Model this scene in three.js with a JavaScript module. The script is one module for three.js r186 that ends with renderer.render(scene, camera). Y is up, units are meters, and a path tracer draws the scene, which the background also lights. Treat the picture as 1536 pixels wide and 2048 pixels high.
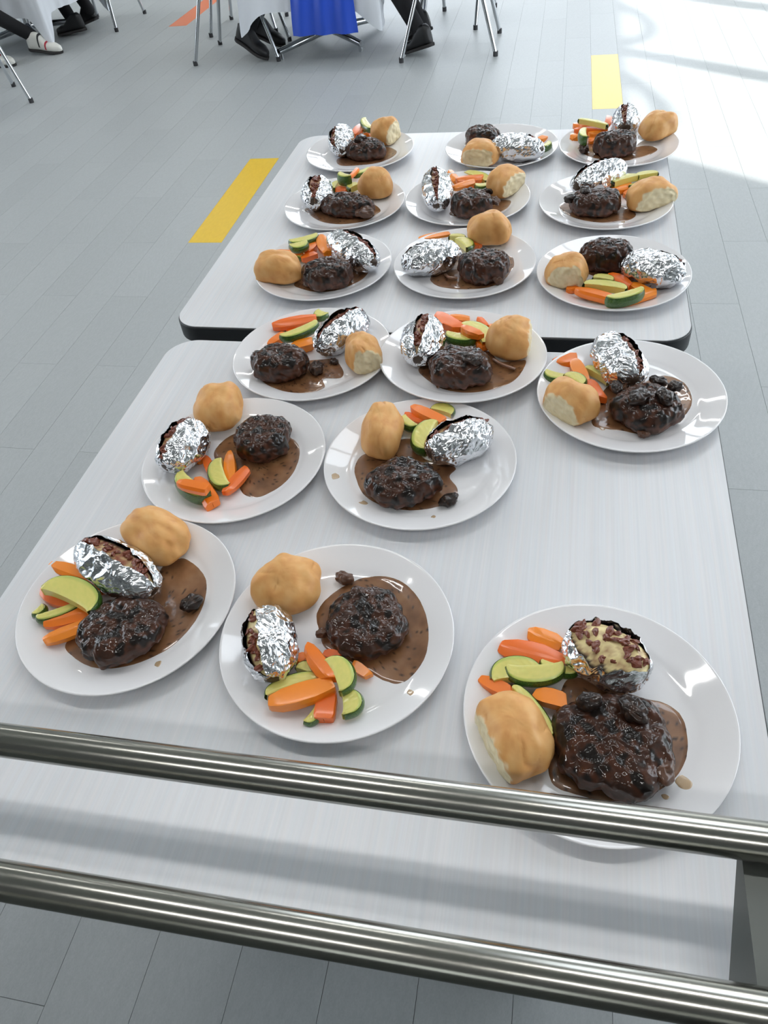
import * as THREE from 'three';
import { mergeGeometries, toCreasedNormals } from 'three/addons/utils/BufferGeometryUtils.js';
import { RoundedBoxGeometry } from 'three/addons/geometries/RoundedBoxGeometry.js';
import { RectAreaLightUniformsLib } from 'three/addons/lights/RectAreaLightUniformsLib.js';
import { MarchingCubes } from 'three/addons/objects/MarchingCubes.js';
import { createNoise3D } from 'simplex-noise';

// ------------------------------------------------------------------ camera, sky, sun, exposure
const scene = new THREE.Scene();
const R = Math.PI / 180;
const CAM_Y = 1.452, FPX = 1483;
const camera = new THREE.PerspectiveCamera(2 * Math.atan(1024 / FPX) / R, 1536 / 2048, 0.05, 200);
camera.position.set(0, CAM_Y, 0);
camera.rotation.set(-45.97 * R, 16.9 * R, -7.72 * R, 'YXZ');
camera.updateMatrixWorld(true);
scene.background = new THREE.Color().setRGB(2.7, 2.95, 3.2);
const renderer = new THREE.WebGLRenderer({ antialias: true });
renderer.toneMapping = THREE.LinearToneMapping;
renderer.toneMappingExposure = 1.5;
renderer.shadowMap.enabled = true;
RectAreaLightUniformsLib.init();
const sun = new THREE.DirectionalLight(new THREE.Color(1, 0.97, 0.92), 5.6);
const SUN = new THREE.Vector3(0.79 * Math.cos(32 * R), Math.sin(32 * R), 0.61 * Math.cos(32 * R));
sun.position.copy(SUN).multiplyScalar(30).add(new THREE.Vector3(0, 0, -5));
sun.target.position.set(0, 0, -5); scene.add(sun, sun.target);
sun.castShadow = true; sun.shadow.radius = 1.6; sun.shadow.mapSize.set(4096, 4096);
Object.assign(sun.shadow.camera, { left: -16, right: 16, top: 16, bottom: -16, near: 1, far: 70 });

// ------------------------------------------------------------------ helpers
let seed0 = 12345;
const rng = (s) => () => { s |= 0; s = s + 0x6D2B79F5 | 0; let t = Math.imul(s ^ s >>> 15, 1 | s); t = t + Math.imul(t ^ t >>> 7, 61 | t) ^ t; return ((t ^ t >>> 14) >>> 0) / 4294967296; };
const rand = rng(seed0);
const noise = createNoise3D(rng(77));
const fbm = (x, y, z) => noise(x, y, z) * 0.6 + noise(x * 2.1, y * 2.1, z * 2.1) * 0.3 + noise(x * 4.3, y * 4.3, z * 4.3) * 0.15;
const clamp = (v, a = 0, b = 1) => Math.min(b, Math.max(a, v));
const smooth = (a, b, v) => { const t = clamp((v - a) / (b - a)); return t * t * (3 - 2 * t); };
const srgb = (r, g, b) => new THREE.Color().setRGB(r / 255, g / 255, b / 255, THREE.SRGBColorSpace);
const V = (x, y, z) => new THREE.Vector3(x, y, z);
const used = {};
const numbered = (n) => { const k = used[n] = (used[n] ?? -1) + 1; return k ? n + '_' + String(k).padStart(3, '0') : n; };
function tag(o, label, category, group, kind) {
  if (label) o.userData.label = label; if (category) o.userData.category = category;
  if (group) o.userData.group = group; if (kind) o.userData.kind = kind; return o;
}
function mesh(name, geo, mat, parent = scene) {
  const m = new THREE.Mesh(geo, mat); m.name = parent === scene ? numbered(name) : name;
  m.castShadow = m.receiveShadow = true; parent.add(m); return m;
}
function thing(name, label, category, pos, group) {
  const g = new THREE.Group(); g.name = numbered(name); if (pos) g.position.copy(pos); scene.add(g);
  return tag(g, label, category, group);
}
// a pixel of the 1536 x 2048 photograph gives a ray; it is met with the horizontal plane y = h
function at(px, py, h) {
  const d = V((px - 768) / FPX, -(py - 1024) / FPX, -1).applyEuler(camera.rotation);
  const t = (h - CAM_Y) / d.y; return V(d.x * t, h, d.z * t);
}
function box(x0, x1, y0, y1, z0, z1) { const g = new THREE.BoxGeometry(x1 - x0, y1 - y0, z1 - z0); g.translate((x0 + x1) / 2, (y0 + y1) / 2, (z0 + z1) / 2); return g; }
function tube(a, b, r, n = 14, r2 = r) {
  const d = b.clone().sub(a), g = new THREE.CylinderGeometry(r2, r, d.length(), n);
  g.applyQuaternion(new THREE.Quaternion().setFromUnitVectors(V(0, 1, 0), d.clone().normalize()));
  g.translate((a.x + b.x) / 2, (a.y + b.y) / 2, (a.z + b.z) / 2); return g;
}
const merge = (list) => mergeGeometries(list.map((g) => { g = g.index ? g.toNonIndexed() : g; for (const k of Object.keys(g.attributes)) if (!['position', 'normal', 'uv'].includes(k)) g.deleteAttribute(k); return g; }));
// surface over a grid; fn(u, v, out) sets out.p (Vector3) and out.c (Color); v wraps when wrap is set
function surface(nu, nv, fn, wrap = false, hasColor = true) {
  const cols = wrap ? nv : nv + 1, P = [], C = [], I = [], o = { p: V(0, 0, 0), c: new THREE.Color(1, 1, 1) };
  for (let i = 0; i <= nu; i++) for (let j = 0; j < cols; j++) { fn(i / nu, j / nv, o); P.push(o.p.x, o.p.y, o.p.z); C.push(o.c.r, o.c.g, o.c.b); }
  for (let i = 0; i < nu; i++) for (let j = 0; j < nv; j++) {
    const a = i * cols + j, b = i * cols + (j + 1) % cols, c = a + cols, d = b + cols; I.push(a, c, b, b, c, d);
  }
  const g = new THREE.BufferGeometry();
  g.setAttribute('position', new THREE.Float32BufferAttribute(P, 3)); if (hasColor) g.setAttribute('color', new THREE.Float32BufferAttribute(C, 3));
  g.setIndex(I); g.computeVertexNormals(); return g;
}
function texture(w, h, fn, color = true) {
  const d = new Uint8Array(w * h * 4);
  for (let y = 0; y < h; y++) for (let x = 0; x < w; x++) { const c = fn(x / w, y / h), i = (y * w + x) * 4; d[i] = c[0]; d[i + 1] = c[1]; d[i + 2] = c[2]; d[i + 3] = 255; }
  const t = new THREE.DataTexture(d, w, h); t.wrapS = t.wrapT = THREE.RepeatWrapping; t.magFilter = THREE.LinearFilter; t.minFilter = THREE.LinearMipmapLinearFilter; t.generateMipmaps = true;
  if (color) t.colorSpace = THREE.SRGBColorSpace; t.needsUpdate = true; return t;
}
// periodic noise on the unit square
const per = (u, v, fu, fv, s) => { const a = u * 2 * Math.PI, b = v * 2 * Math.PI; return noise(Math.cos(a) * fu + s, Math.sin(a) * fu + Math.cos(b) * fv, Math.sin(b) * fv - s); };

// ------------------------------------------------------------------ materials
const std = (o) => new THREE.MeshStandardMaterial(o), phys = (o) => new THREE.MeshPhysicalMaterial(o);
const laminateMap = (() => {
  const line = [], r = rng(5); let a = 0; for (let i = 0; i < 1024; i++) { a = a * 0.6 + (r() - 0.5) * 0.8; line.push(a); }
  return texture(1024, 256, (u, v) => {
    const i = Math.floor(u * 1024), n = line[i] * 3 + per(u, v, 9, 0.5, 3) * 2 + per(u, v, 60, 0.8, 9) * 2.5, w = per(u, v, 25, 0.4, 20) * 2;
    return [222 + n + w, 223 + n, 226 + n - w * 0.5];
  });
})();
const plankMap = texture(256, 512, (u, v) => { const n = per(u, v, 30, 30, 1) * 2 + per(u, v, 6, 6, 4) * 2.5 + per(u, v, 90, 120, 8) * 5; return [176 + n, 180 + n, 181 + n]; });
const M = {
  laminate: phys({ map: laminateMap, roughness: 0.33 }),
  edge: std({ color: srgb(34, 37, 41), roughness: 0.5 }),
  china: phys({ color: srgb(240, 239, 241), roughness: 0.07, clearcoat: 0.6, clearcoatRoughness: 0.03 }),
  steel: phys({ color: srgb(168, 167, 160), metalness: 1, roughness: 0.2 }),
  steelDull: phys({ color: srgb(104, 107, 104), metalness: 0.8, roughness: 0.5 }),
  chrome: std({ color: srgb(200, 203, 206), metalness: 1, roughness: 0.12 }),
  rubber: std({ color: srgb(60, 60, 62), roughness: 0.8 }),
  blackFabric: std({ color: srgb(24, 24, 27), roughness: 0.85 }),
  blackPlastic: std({ color: srgb(32, 33, 36), roughness: 0.5 }),
  whiteCloth: phys({ color: srgb(226, 230, 236), roughness: 0.85, side: THREE.DoubleSide }),
  blueCloth: phys({ color: srgb(40, 80, 196), roughness: 0.38, sheen: 1, sheenRoughness: 0.35, sheenColor: srgb(120, 160, 250), side: THREE.DoubleSide }),
  foil: std({ color: srgb(226, 229, 234), metalness: 1, roughness: 0.2, side: THREE.DoubleSide }),
  potato: phys({ vertexColors: true, roughness: 0.5, clearcoat: 0.3, clearcoatRoughness: 0.3 }),
  bacon: phys({ color: srgb(118, 58, 38), roughness: 0.4, clearcoat: 0.4, clearcoatRoughness: 0.2 }),
  steak: phys({ vertexColors: true, roughness: 0.6, specularIntensity: 0.3, clearcoat: 0.65, clearcoatRoughness: 0.03 }),
  gravy: phys({ vertexColors: true, roughness: 0.3, clearcoat: 1, clearcoatRoughness: 0.04 }),
  gravyThin: phys({ color: srgb(190, 164, 132), roughness: 0.25, clearcoat: 1, clearcoatRoughness: 0.05 }),
  bread: phys({ vertexColors: true, roughness: 0.55, clearcoat: 0.12, clearcoatRoughness: 0.4 }),
  carrot: [srgb(246, 126, 22), srgb(250, 142, 26), srgb(243, 112, 24)].map((color) => phys({ color, roughness: 0.36, clearcoat: 0.5, clearcoatRoughness: 0.18 })),
  flesh: phys({ vertexColors: true, roughness: 0.36, clearcoat: 0.5, clearcoatRoughness: 0.2 }),
  skin: phys({ map: texture(128, 128, (u, v) => { const n = per(u, v, 14, 14, 2), k = n > 0.45 ? 60 : n * 14; return [52 + k, 88 + k * 0.9, 30 + k * 0.5]; }), roughness: 0.3, clearcoat: 0.6, clearcoatRoughness: 0.15 }),
  mushroom: phys({ vertexColors: true, roughness: 0.5, specularIntensity: 0.4, clearcoat: 0.6, clearcoatRoughness: 0.08 }),
  wall: std({ color: srgb(226, 228, 226), roughness: 0.9 }),
  ceiling: std({ color: srgb(152, 154, 152), roughness: 0.95 }),
  kitchenWall: std({ color: srgb(92, 94, 94), roughness: 0.85 }),
  lampBody: std({ color: srgb(225, 226, 225), roughness: 0.6 }),
  frame: std({ color: srgb(120, 124, 126), roughness: 0.5, metalness: 0.3 }),
  glass: phys({ color: 0xffffff, transmission: 1, thickness: 0, roughness: 0, ior: 1.5 }),
  plank: [0, 1, 2].map((k) => phys({ map: plankMap, color: new THREE.Color().setScalar([0.96, 0.925, 0.945][k]), roughness: 0.42, specularIntensity: 0.6 })),
  plankYellow: phys({ map: texture(64, 64, (u, v) => { const n = per(u, v, 12, 6, 7) * 4; return [228 + n, 188 + n, 40 + n]; }), roughness: 0.36 }),
  plankOrange: phys({ color: srgb(226, 112, 52), roughness: 0.36 }),
  joint: std({ color: srgb(74, 78, 80), roughness: 0.8 }),
  ground: std({ color: srgb(176, 176, 168), roughness: 0.95 }),
  lampGlow: std({ color: 0xffffff, emissive: 0xffffff, emissiveIntensity: 6 }),
  trouser: std({ color: srgb(20, 20, 23), roughness: 0.9 }),
  skinTone: std({ color: srgb(196, 148, 118), roughness: 0.55 }),
  hair: std({ color: srgb(32, 26, 22), roughness: 0.6 }),
  shoeWhite: std({ color: srgb(222, 221, 214), roughness: 0.55 }),
  shoeBlack: std({ color: srgb(22, 22, 24), roughness: 0.45 }),
  sole: std({ color: srgb(48, 46, 46), roughness: 0.8 }),
  stripeRed: std({ color: srgb(170, 40, 58), roughness: 0.6 }),
};

// ------------------------------------------------------------------ the room
const X0 = -9, X1 = 4, Z0 = -12, Z1 = 3.2, CEIL = 5.0, T = 0.2;
const structure = (name, geo, mat) => { const m = mesh(name, geo, mat); m.userData.kind = 'structure'; return m; };
const SK = { x0: 0.2, x1: 2.2, z0: -6.2, z1: -3.4 };               // roof light
structure('ceiling', merge([box(X0 - T, SK.x0, CEIL, CEIL + T, Z0 - T, Z1 + T), box(SK.x1, X1 + T, CEIL, CEIL + T, Z0 - T, Z1 + T), box(SK.x0, SK.x1, CEIL, CEIL + T, Z0 - T, SK.z0), box(SK.x0, SK.x1, CEIL, CEIL + T, SK.z1, Z1 + T)]), M.ceiling);
const RW = { z0: -11.5, z1: -0.8, y0: 0.08, y1: 3.1 }, FW = { x0: -3.4, x1: 1.6, y0: 0.9, y1: 4.7 }, LW = { z0: -7, z1: 0.5, y0: 1.2, y1: 4.5 };
structure('wall_right', merge([box(X1, X1 + T, 0, RW.y0, Z0 - T, Z1 + T), box(X1, X1 + T, RW.y1, CEIL, Z0 - T, Z1 + T), box(X1, X1 + T, RW.y0, RW.y1, Z0 - T, RW.z0), box(X1, X1 + T, RW.y0, RW.y1, RW.z1, Z1 + T)]), M.wall);
structure('wall_far', merge([box(X0, X1, 0, FW.y0, Z0 - T, Z0), box(X0, X1, FW.y1, CEIL, Z0 - T, Z0), box(X0, FW.x0, FW.y0, FW.y1, Z0 - T, Z0), box(FW.x1, X1, FW.y0, FW.y1, Z0 - T, Z0)]), M.wall);
structure('wall_left', merge([box(X0 - T, X0, 0, LW.y0, Z0 - T, Z1 + T), box(X0 - T, X0, LW.y1, CEIL, Z0 - T, Z1 + T), box(X0 - T, X0, LW.y0, LW.y1, Z0 - T, LW.z0), box(X0 - T, X0, LW.y0, LW.y1, LW.z1, Z1 + T)]), M.wall);
structure('wall_near', box(X0, X1, 0, CEIL, Z1, Z1 + T), M.kitchenWall);
function windowSet(name, axis, c, a0, a1, y0, y1, posts) {
  const w = new THREE.Group(); w.name = name; w.userData.kind = 'structure'; scene.add(w);
  const b = (p0, p1, q0, q1, d) => axis === 'x' ? box(c - d, c + d, q0, q1, p0, p1) : box(p0, p1, q0, q1, c - d, c + d);
  mesh('window_frame', merge([b(a0, a1, y0, y0 + 0.06, 0.05), b(a0, a1, y1 - 0.06, y1, 0.05), b(a0, a0 + 0.06, y0 + 0.06, y1 - 0.06, 0.05), b(a1 - 0.06, a1, y0 + 0.06, y1 - 0.06, 0.05)]), M.frame, w);
  const edges = [a0 + 0.06, ...posts, a1 - 0.06];
  for (const p of posts) mesh('mullion', b(p - 0.06, p + 0.06, y0 + 0.06, y1 - 0.06, 0.045), M.frame, w);
  for (let i = 0; i + 1 < edges.length; i++) {
    const g = axis === 'x' ? new THREE.PlaneGeometry(edges[i + 1] - edges[i], y1 - y0 - 0.12).rotateY(Math.PI / 2).translate(c, (y0 + y1) / 2, (edges[i] + edges[i + 1]) / 2)
      : new THREE.PlaneGeometry(edges[i + 1] - edges[i], y1 - y0 - 0.12).translate((edges[i] + edges[i + 1]) / 2, (y0 + y1) / 2, c);
    mesh('pane', g, M.glass, w);
  }
  return w;
}
const rightPosts = [-2.37, -3.87, -5.37, -6.87, -8.37, -9.87];
windowSet('window_1', 'x', X1 + 0.1, RW.z0, RW.z1, RW.y0, RW.y1, rightPosts);
windowSet('window_2', 'z', Z0 - 0.1, FW.x0, FW.x1, FW.y0, FW.y1, [-1.7, 0]);
windowSet('window_3', 'x', X0 - 0.1, LW.z0, LW.z1, LW.y0, LW.y1, [-5, -3, -1]);
{
  const w = new THREE.Group(); w.name = 'window_4'; w.userData.kind = 'structure'; scene.add(w); const y = CEIL + 0.1, b = (x0, x1, z0, z1) => box(x0, x1, y - 0.04, y + 0.04, z0, z1);
  mesh('window_frame', merge([b(SK.x0, SK.x1, SK.z0, SK.z0 + 0.05), b(SK.x0, SK.x1, SK.z1 - 0.05, SK.z1), b(SK.x0, SK.x0 + 0.05, SK.z0, SK.z1), b(SK.x1 - 0.05, SK.x1, SK.z0, SK.z1)]), M.frame, w);
  const mid = (SK.z0 + SK.z1) / 2; mesh('mullion', b(SK.x0, SK.x1, mid - 0.03, mid + 0.03), M.frame, w);
  for (const [a, c] of [[SK.z0 + 0.05, mid - 0.03], [mid + 0.03, SK.z1 - 0.05]]) mesh('pane', new THREE.PlaneGeometry(SK.x1 - SK.x0 - 0.1, c - a).rotateX(-Math.PI / 2).translate((SK.x0 + SK.x1) / 2, y, (a + c) / 2), M.glass, w);
}
// cloth swags hung under the window head: their bowed shadows lie in the sun patch
{
  const ends = [RW.z1, ...rightPosts];
  for (let i = 0; i < 4; i++) {
    const a = ends[i], b = ends[i + 1], pts = [];
    for (let k = 0; k <= 24; k++) { const t = k / 24; pts.push(V(X1 - 0.09, 3.03 - 0.3 * Math.sin(Math.PI * t) ** 0.8, a + (b - a) * (0.04 + 0.92 * t))); }
    const s = mesh('window_swag', new THREE.TubeGeometry(new THREE.CatmullRomCurve3(pts), 40, 0.04, 8), M.whiteCloth);
    tag(s, `white cloth swag hanging in the ${['first', 'second', 'third', 'fourth'][i]} sunny window bay from the counter`, 'swag', 'swags across the sunny window');
  }
}
structure('ground', box(-60, 60, -0.3, -0.12, -70, 40), M.ground);
// strip lamps under the ceiling
for (const [x, z] of [[-1.6, -1.55], [1.1, -1.55], [-1.6, 2.4], [1.1, 2.4], [-5.5, -6.6], [-1.6, -6.6], [2, -6.6], [-5.5, -1.55], [-1.6, -10.5], [-5.5, -10.5]]) {
  const row = z === -1.55 ? 'above the food tables' : z > 0 ? 'above the serving counter' : z > -7 ? 'between food tables and guests' : 'above the guests';
  const l = thing('ceiling_lamp', `white ceiling strip lamp ${row}, ${x > 0 ? 'nearest' : x > -3 ? 'second from' : 'farthest from'} the sunny window`, 'lamp', V(x, CEIL, z), 'ceiling strip lamps ' + row);
  mesh('housing', box(-0.95, 0.95, -0.07, -0.002, -0.135, 0.135), M.lampBody, l);
  mesh('diffuser', box(-0.92, 0.92, -0.076, -0.07, -0.115, 0.115), M.lampGlow, l);
  const a = new THREE.RectAreaLight(new THREE.Color(1, 0.985, 0.95), 7.5, 1.84, 0.23); a.position.y = -0.08; a.rotation.x = -Math.PI / 2; l.add(a);
}

// ------------------------------------------------------------------ floor of planks
const floor = mesh('floor', box(X0 - T, X1 + T, -0.1, -0.0005, Z0 - T, Z1 + T), M.joint); floor.userData.kind = 'structure';
{
  const PW = 0.1577, PL = 0.916, G = 0.00045, spots = [];
  const turn = new THREE.Matrix4().makeRotationY(0.94 * R);
  for (let k = -60; k < 30; k++) for (let m = -15; m < 6; m++) {
    const off = k === 3 ? -0.675 : k % 2 === 0 ? -0.134 : -0.6;
    const x = -0.287 + (k + 0.5) * PW, z = off + (m + 0.5) * PL, p = V(x, 0, z).applyMatrix4(turn);
    if (p.x < X0 - 0.08 || p.x > X1 + 0.08 || p.z < Z0 - 0.4 || p.z > Z1 + 0.4) continue;
    const q = p.clone().sub(camera.position).applyMatrix4(new THREE.Matrix4().makeRotationFromEuler(camera.rotation).transpose());
    const sx = q.z < 0 ? 768 + FPX * q.x / -q.z : -9e3, sy = q.z < 0 ? 1024 - FPX * q.y / -q.z : -9e3;
    const inView = sx > -150 && sx < 1690 && sy > -60 && sy < 2200;
    // planks wholly under the two tables do not show
    const yellow = (k === -8 && Math.abs(z + 3.34) < 0.3) || (k === 3 && Math.abs(z + 4.8) < 0.3);
    const orange = k === -18 && Math.abs(z + 6.75) < 0.46;
    spots.push({ p, k, m, inView, d: p.length(), yellow, orange });
  }
  spots.sort((a, b) => (b.inView - a.inView) || (a.d - b.d));
  const shapes = [0, 1, 2, 3].map((i) => {
    const w = PW / 2 - G, l = PL / 2 - G, g = box(-w, w, -0.0004, 0.0022, -l, l), uv = g.attributes.uv, pos = g.attributes.position;
    for (let j = 0; j < uv.count; j++) uv.setXY(j, pos.getX(j) / 0.4 + i * 0.37, pos.getZ(j) / 1.1 + i * 0.21); return g.applyMatrix4(turn);
  });
  const rest = [];
  spots.forEach((s, i) => {
    const g = shapes[Math.abs(s.k * 7 + s.m * 3) % 4], mat = s.yellow ? M.plankYellow : s.orange ? M.plankOrange : M.plank[Math.abs(s.k * 5 + s.m * 11) % 3];
    if (i < 296 || s.yellow || s.orange) {
      const o = mesh('plank', g, mat, floor); o.position.set(s.p.x, 0, s.p.z);
      if (s.yellow) o.userData.label = 'yellow floor plank'; if (s.orange) o.userData.label = 'orange floor plank';
    } else rest.push(g.clone().translate(s.p.x, 0, s.p.z));
  });
  const o = mesh('distant_planks', mergeGeometries(rest), M.plank[0], floor); o.userData.kind = 'stuff';
}

// ------------------------------------------------------------------ the two food tables
const TOP = 0.74;
function roundedRect(w, d, r) {
  const s = new THREE.Shape(), x = w / 2, y = d / 2;
  s.moveTo(-x + r, -y); s.lineTo(x - r, -y); s.absarc(x - r, -y + r, r, -Math.PI / 2, 0); s.lineTo(x, y - r); s.absarc(x - r, y - r, r, 0, Math.PI / 2);
  s.lineTo(-x + r, y); s.absarc(-x + r, y - r, r, Math.PI / 2, Math.PI); s.lineTo(-x, -y + r); s.absarc(-x + r, -y + r, r, Math.PI, Math.PI * 1.5); return s;
}
function foodTable(x0, x1, z0, z1, label) {
  const w = x1 - x0, d = z1 - z0, t = thing('dining_table', label, 'table', V((x0 + x1) / 2, 0, (z0 + z1) / 2), 'square tables pushed together for the plates');
  const up = (g, y) => g.rotateX(-Math.PI / 2).translate(0, y, 0);
  mesh('tabletop', up(new THREE.ExtrudeGeometry(roundedRect(w - 0.003, d - 0.003, 0.05), { depth: 0.0016, bevelEnabled: false, curveSegments: 16 }), TOP - 0.0016), M.laminate, t);
  const e = mesh('edge_band', up(new THREE.ExtrudeGeometry(roundedRect(w - 0.004, d - 0.004, 0.049), { depth: 0.0265, bevelEnabled: true, bevelThickness: 0.003, bevelSize: 0.003, bevelSegments: 3, curveSegments: 16 }), TOP - 0.0311), M.edge, t);
  e.userData.label = 'black rubber edge band';
  mesh('column', tube(V(0, 0.05, 0), V(0, TOP - 0.0341, 0), 0.035, 20), M.chrome, t);
  for (const a of [45, 135, 225, 315]) {
    const q = V(Math.cos(a * R), 0, Math.sin(a * R));
    mesh('foot', merge([tube(q.clone().multiplyScalar(0.02).setY(0.06), q.clone().multiplyScalar(0.4).setY(0.04), 0.02, 10), tube(q.clone().multiplyScalar(0.39).setY(0.0022), q.clone().multiplyScalar(0.39).setY(0.04), 0.012, 10)]), M.chrome, t);
  }
  return t;
}
foodTable(-0.69, 0.224, -2.0, -1.082, 'white streaked laminate table with black edge, the one apart from the rail');
foodTable(-0.664, 0.24, -1.042, -0.15, 'white streaked laminate table with black edge standing under the steel rails');

// ------------------------------------------------------------------ tray rails, brackets and counter on the near side
{
  const slope = -0.024, RY = 0.846, ra = 0.0152;
  for (const [z, which] of [[-0.2465, 'crossing over the plates'], [-0.133, 'standing nearer the counter']]) {
    const g = thing('tray_rail', `brushed steel tray rail tube ${which}`, 'rail', V(0, RY, z));
    mesh('tube', tube(V(-2.4, 0, -2.4 * slope), V(1.2, 0, 1.2 * slope), ra, 48), M.steel, g);
    for (const [x, s] of [[-2.4, -1], [1.2, 1]]) mesh('end_cap', new THREE.SphereGeometry(ra, 20, 12).scale(0.4, 1, 1).translate(x, 0, x * slope), M.steel, g);
  }
  for (const [x, w] of [[0.175, 'beside the plate in the rail row'], [-1.75, 'beyond the table corner']]) {
    const b = thing('rail_bracket', `folded steel bracket carrying the tray rails ${w}`, 'bracket', V(x, 0, 0), 'tray rail brackets');
    mesh('top_plate', box(0, 0.075, 0.8285, 0.8308, -0.252, 0.012), M.steelDull, b);
    const s = new THREE.Shape([new THREE.Vector2(0.252, 0.826), new THREE.Vector2(0.25, 0.82), new THREE.Vector2(0.16, 0.745), new THREE.Vector2(0.02, 0.66), new THREE.Vector2(-0.012, 0.66), new THREE.Vector2(-0.012, 0.8285), new THREE.Vector2(0.252, 0.8285)].map((p) => p));
    for (const o of [0, 0.0728]) mesh('gusset', new THREE.ExtrudeGeometry(s, { depth: 0.0022, bevelEnabled: false }).rotateY(Math.PI / 2).translate(o, 0, 0), M.steelDull, b);
  }
  const c = thing('serving_counter', 'grey steel serving counter behind the tray rails', 'counter', V(-0.5, 0, 0.335));
  mesh('body', box(-2.4, 2.2, 0.1, 0.86, -0.32, 0.3), M.steelDull, c);
  mesh('worktop', box(-2.45, 2.25, 0.86, 0.9, -0.32, 0.33), M.steel, c);
  mesh('plinth', box(-2.35, 2.15, 0.0022, 0.1, -0.26, 0.25), M.edge, c);
}

// ------------------------------------------------------------------ food builders
const WELL = 0.0062;                       // height of the plate's flat over the table
const PROFILE = [[0, WELL], [0.05, WELL], [0.084, WELL + 0.0002], [0.095, 0.0077], [0.104, 0.0109], [0.117, 0.0151], [0.1305, 0.0197]];
const profileAt = (r) => { for (let i = 1; i < PROFILE.length; i++) if (r <= PROFILE[i][0]) { const [a, b] = [PROFILE[i - 1], PROFILE[i]]; return a[1] + (b[1] - a[1]) * (r - a[0]) / (b[0] - a[0]); } return PROFILE.at(-1)[1]; };
const plateGeo = (() => {
  const inner = new THREE.SplineCurve(PROFILE.slice(1).map((p) => new THREE.Vector2(...p))).getPoints(40);
  const pts = [new THREE.Vector2(0, WELL), ...inner, new THREE.Vector2(0.1322, 0.0203), new THREE.Vector2(0.1332, 0.0198), new THREE.Vector2(0.1335, 0.0188), new THREE.Vector2(0.1328, 0.0178), new THREE.Vector2(0.118, 0.0118), new THREE.Vector2(0.102, 0.0056), new THREE.Vector2(0.094, 0.0018), new THREE.Vector2(0.09, 0.0004), new THREE.Vector2(0.086, 0.0004), new THREE.Vector2(0.083, 0.0022), new THREE.Vector2(0, 0.0024)];
  return new THREE.LatheGeometry(pts, 96);
})();
const C = { crust: srgb(222, 164, 96), crustDeep: srgb(200, 132, 64), crustPale: srgb(232, 188, 124), crumb: srgb(240, 226, 190), crumbShade: srgb(230, 212, 168) };
const tmpC = new THREE.Color();
const sp = (v, e) => Math.sign(v) * Math.abs(v) ** e;
// local frame: x along the thing, y up, z to the right-hand side; side +1 in the tables below means -z
function frame(a, b, y) {
  const d = V(b.x - a.x, 0, b.z - a.z).normalize();
  return new THREE.Matrix4().makeBasis(d, V(0, 1, 0), V(0, 0, 0).crossVectors(d, V(0, 1, 0))).setPosition((a.x + b.x) / 2, y, (a.z + b.z) / 2);
}
function place(o, m) { m.decompose(o.position, o.quaternion, o.scale); return o; }
function rollGeo(L, W, H, pale, s) {
  return surface(56, 96, (u, v, o) => {
    const th = u * Math.PI, ph = v * 2 * Math.PI, e = 0.82;
    let x = sp(Math.sin(th), e) * sp(Math.cos(ph), e), z = sp(Math.sin(th), e) * sp(Math.sin(ph), e), y = sp(Math.cos(th), 0.9);
    y = y > 0 ? y * 0.68 : y * 0.32;
    const lob = 1 + 0.10 * noise(x * 0.8 + s, y * 0.8, z * 0.8) + 0.022 * noise(x * 1.9 + s * 3, y * 1.9, z * 1.9) + 0.003 * noise(x * 9, y * 9 + s, z * 9);
    const cr = Math.abs(noise(x * 0.7 + s * 5, y * 0.6, z * 0.7 - s)), on = smooth(0.1, 0.5, noise(x * 0.9 - s, z * 0.9, 4 + s)); const dent = y > 0 ? -0.035 * on * Math.exp(-cr * cr * 260) : 0;
    x *= lob + dent; z *= lob + dent; y *= lob + dent;
    const dir = pale === 1 ? -z : pale === -1 ? z : pale === 2 ? x : pale === -2 ? -x : -9;
    const wob = 0.07 * noise(x * 3 + s, y * 4, z * 3) + 0.012 * noise(x * 11, y * 11, z * 11 + s), cut = 0.66 + wob + y * 0.1;
    let torn = 0;
    torn = smooth(cut - 0.05, cut + 0.03, dir);
    if (dir > cut) { const q = cut + (dir - cut) * 0.3 + 0.002 * noise(x * 16, y * 16, z * 16 + s); if (Math.abs(pale) === 1) z = -pale * q; else x = pale / 2 * q; }
    o.p.set(x * L / 2, Math.max(y, -0.3) * H, z * W / 2);
    const n = fbm(x * 1.7 + s, y * 1.7, z * 1.7);
    o.c.copy(C.crust).lerp(n > 0 ? C.crustPale : C.crustDeep, clamp(Math.abs(n) * 0.75)); if (dent < -0.018) o.c.lerp(C.crustDeep, 0.35);
    if (pale && torn > 0) o.c.lerp(tmpC.copy(C.crumb).lerp(C.crumbShade, clamp(0.5 + noise(x * 7, y * 7 + s, z * 7) * 0.6)), torn);
    else if (y < -0.2) o.c.lerp(C.crumb, 0.55);
  }, true);
}
const crumple = (x, y, z, s) => {
  const f = 26, wx = noise(x * 30, y * 30, z * 30 + s) * 0.006; x += wx; z -= wx;
  return -Math.abs(noise(x * f + s, y * f, z * f)) * 0.0042 - Math.abs(noise(x * 80 + s, y * 80, z * 80)) * 0.0015 - Math.abs(noise(x * 200, y * 200 + s, z * 200)) * 0.0007 + 0.002;
};
const cream = srgb(228, 210, 150), brownTop = srgb(138, 70, 44), darkSkin = srgb(62, 44, 30);
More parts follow.
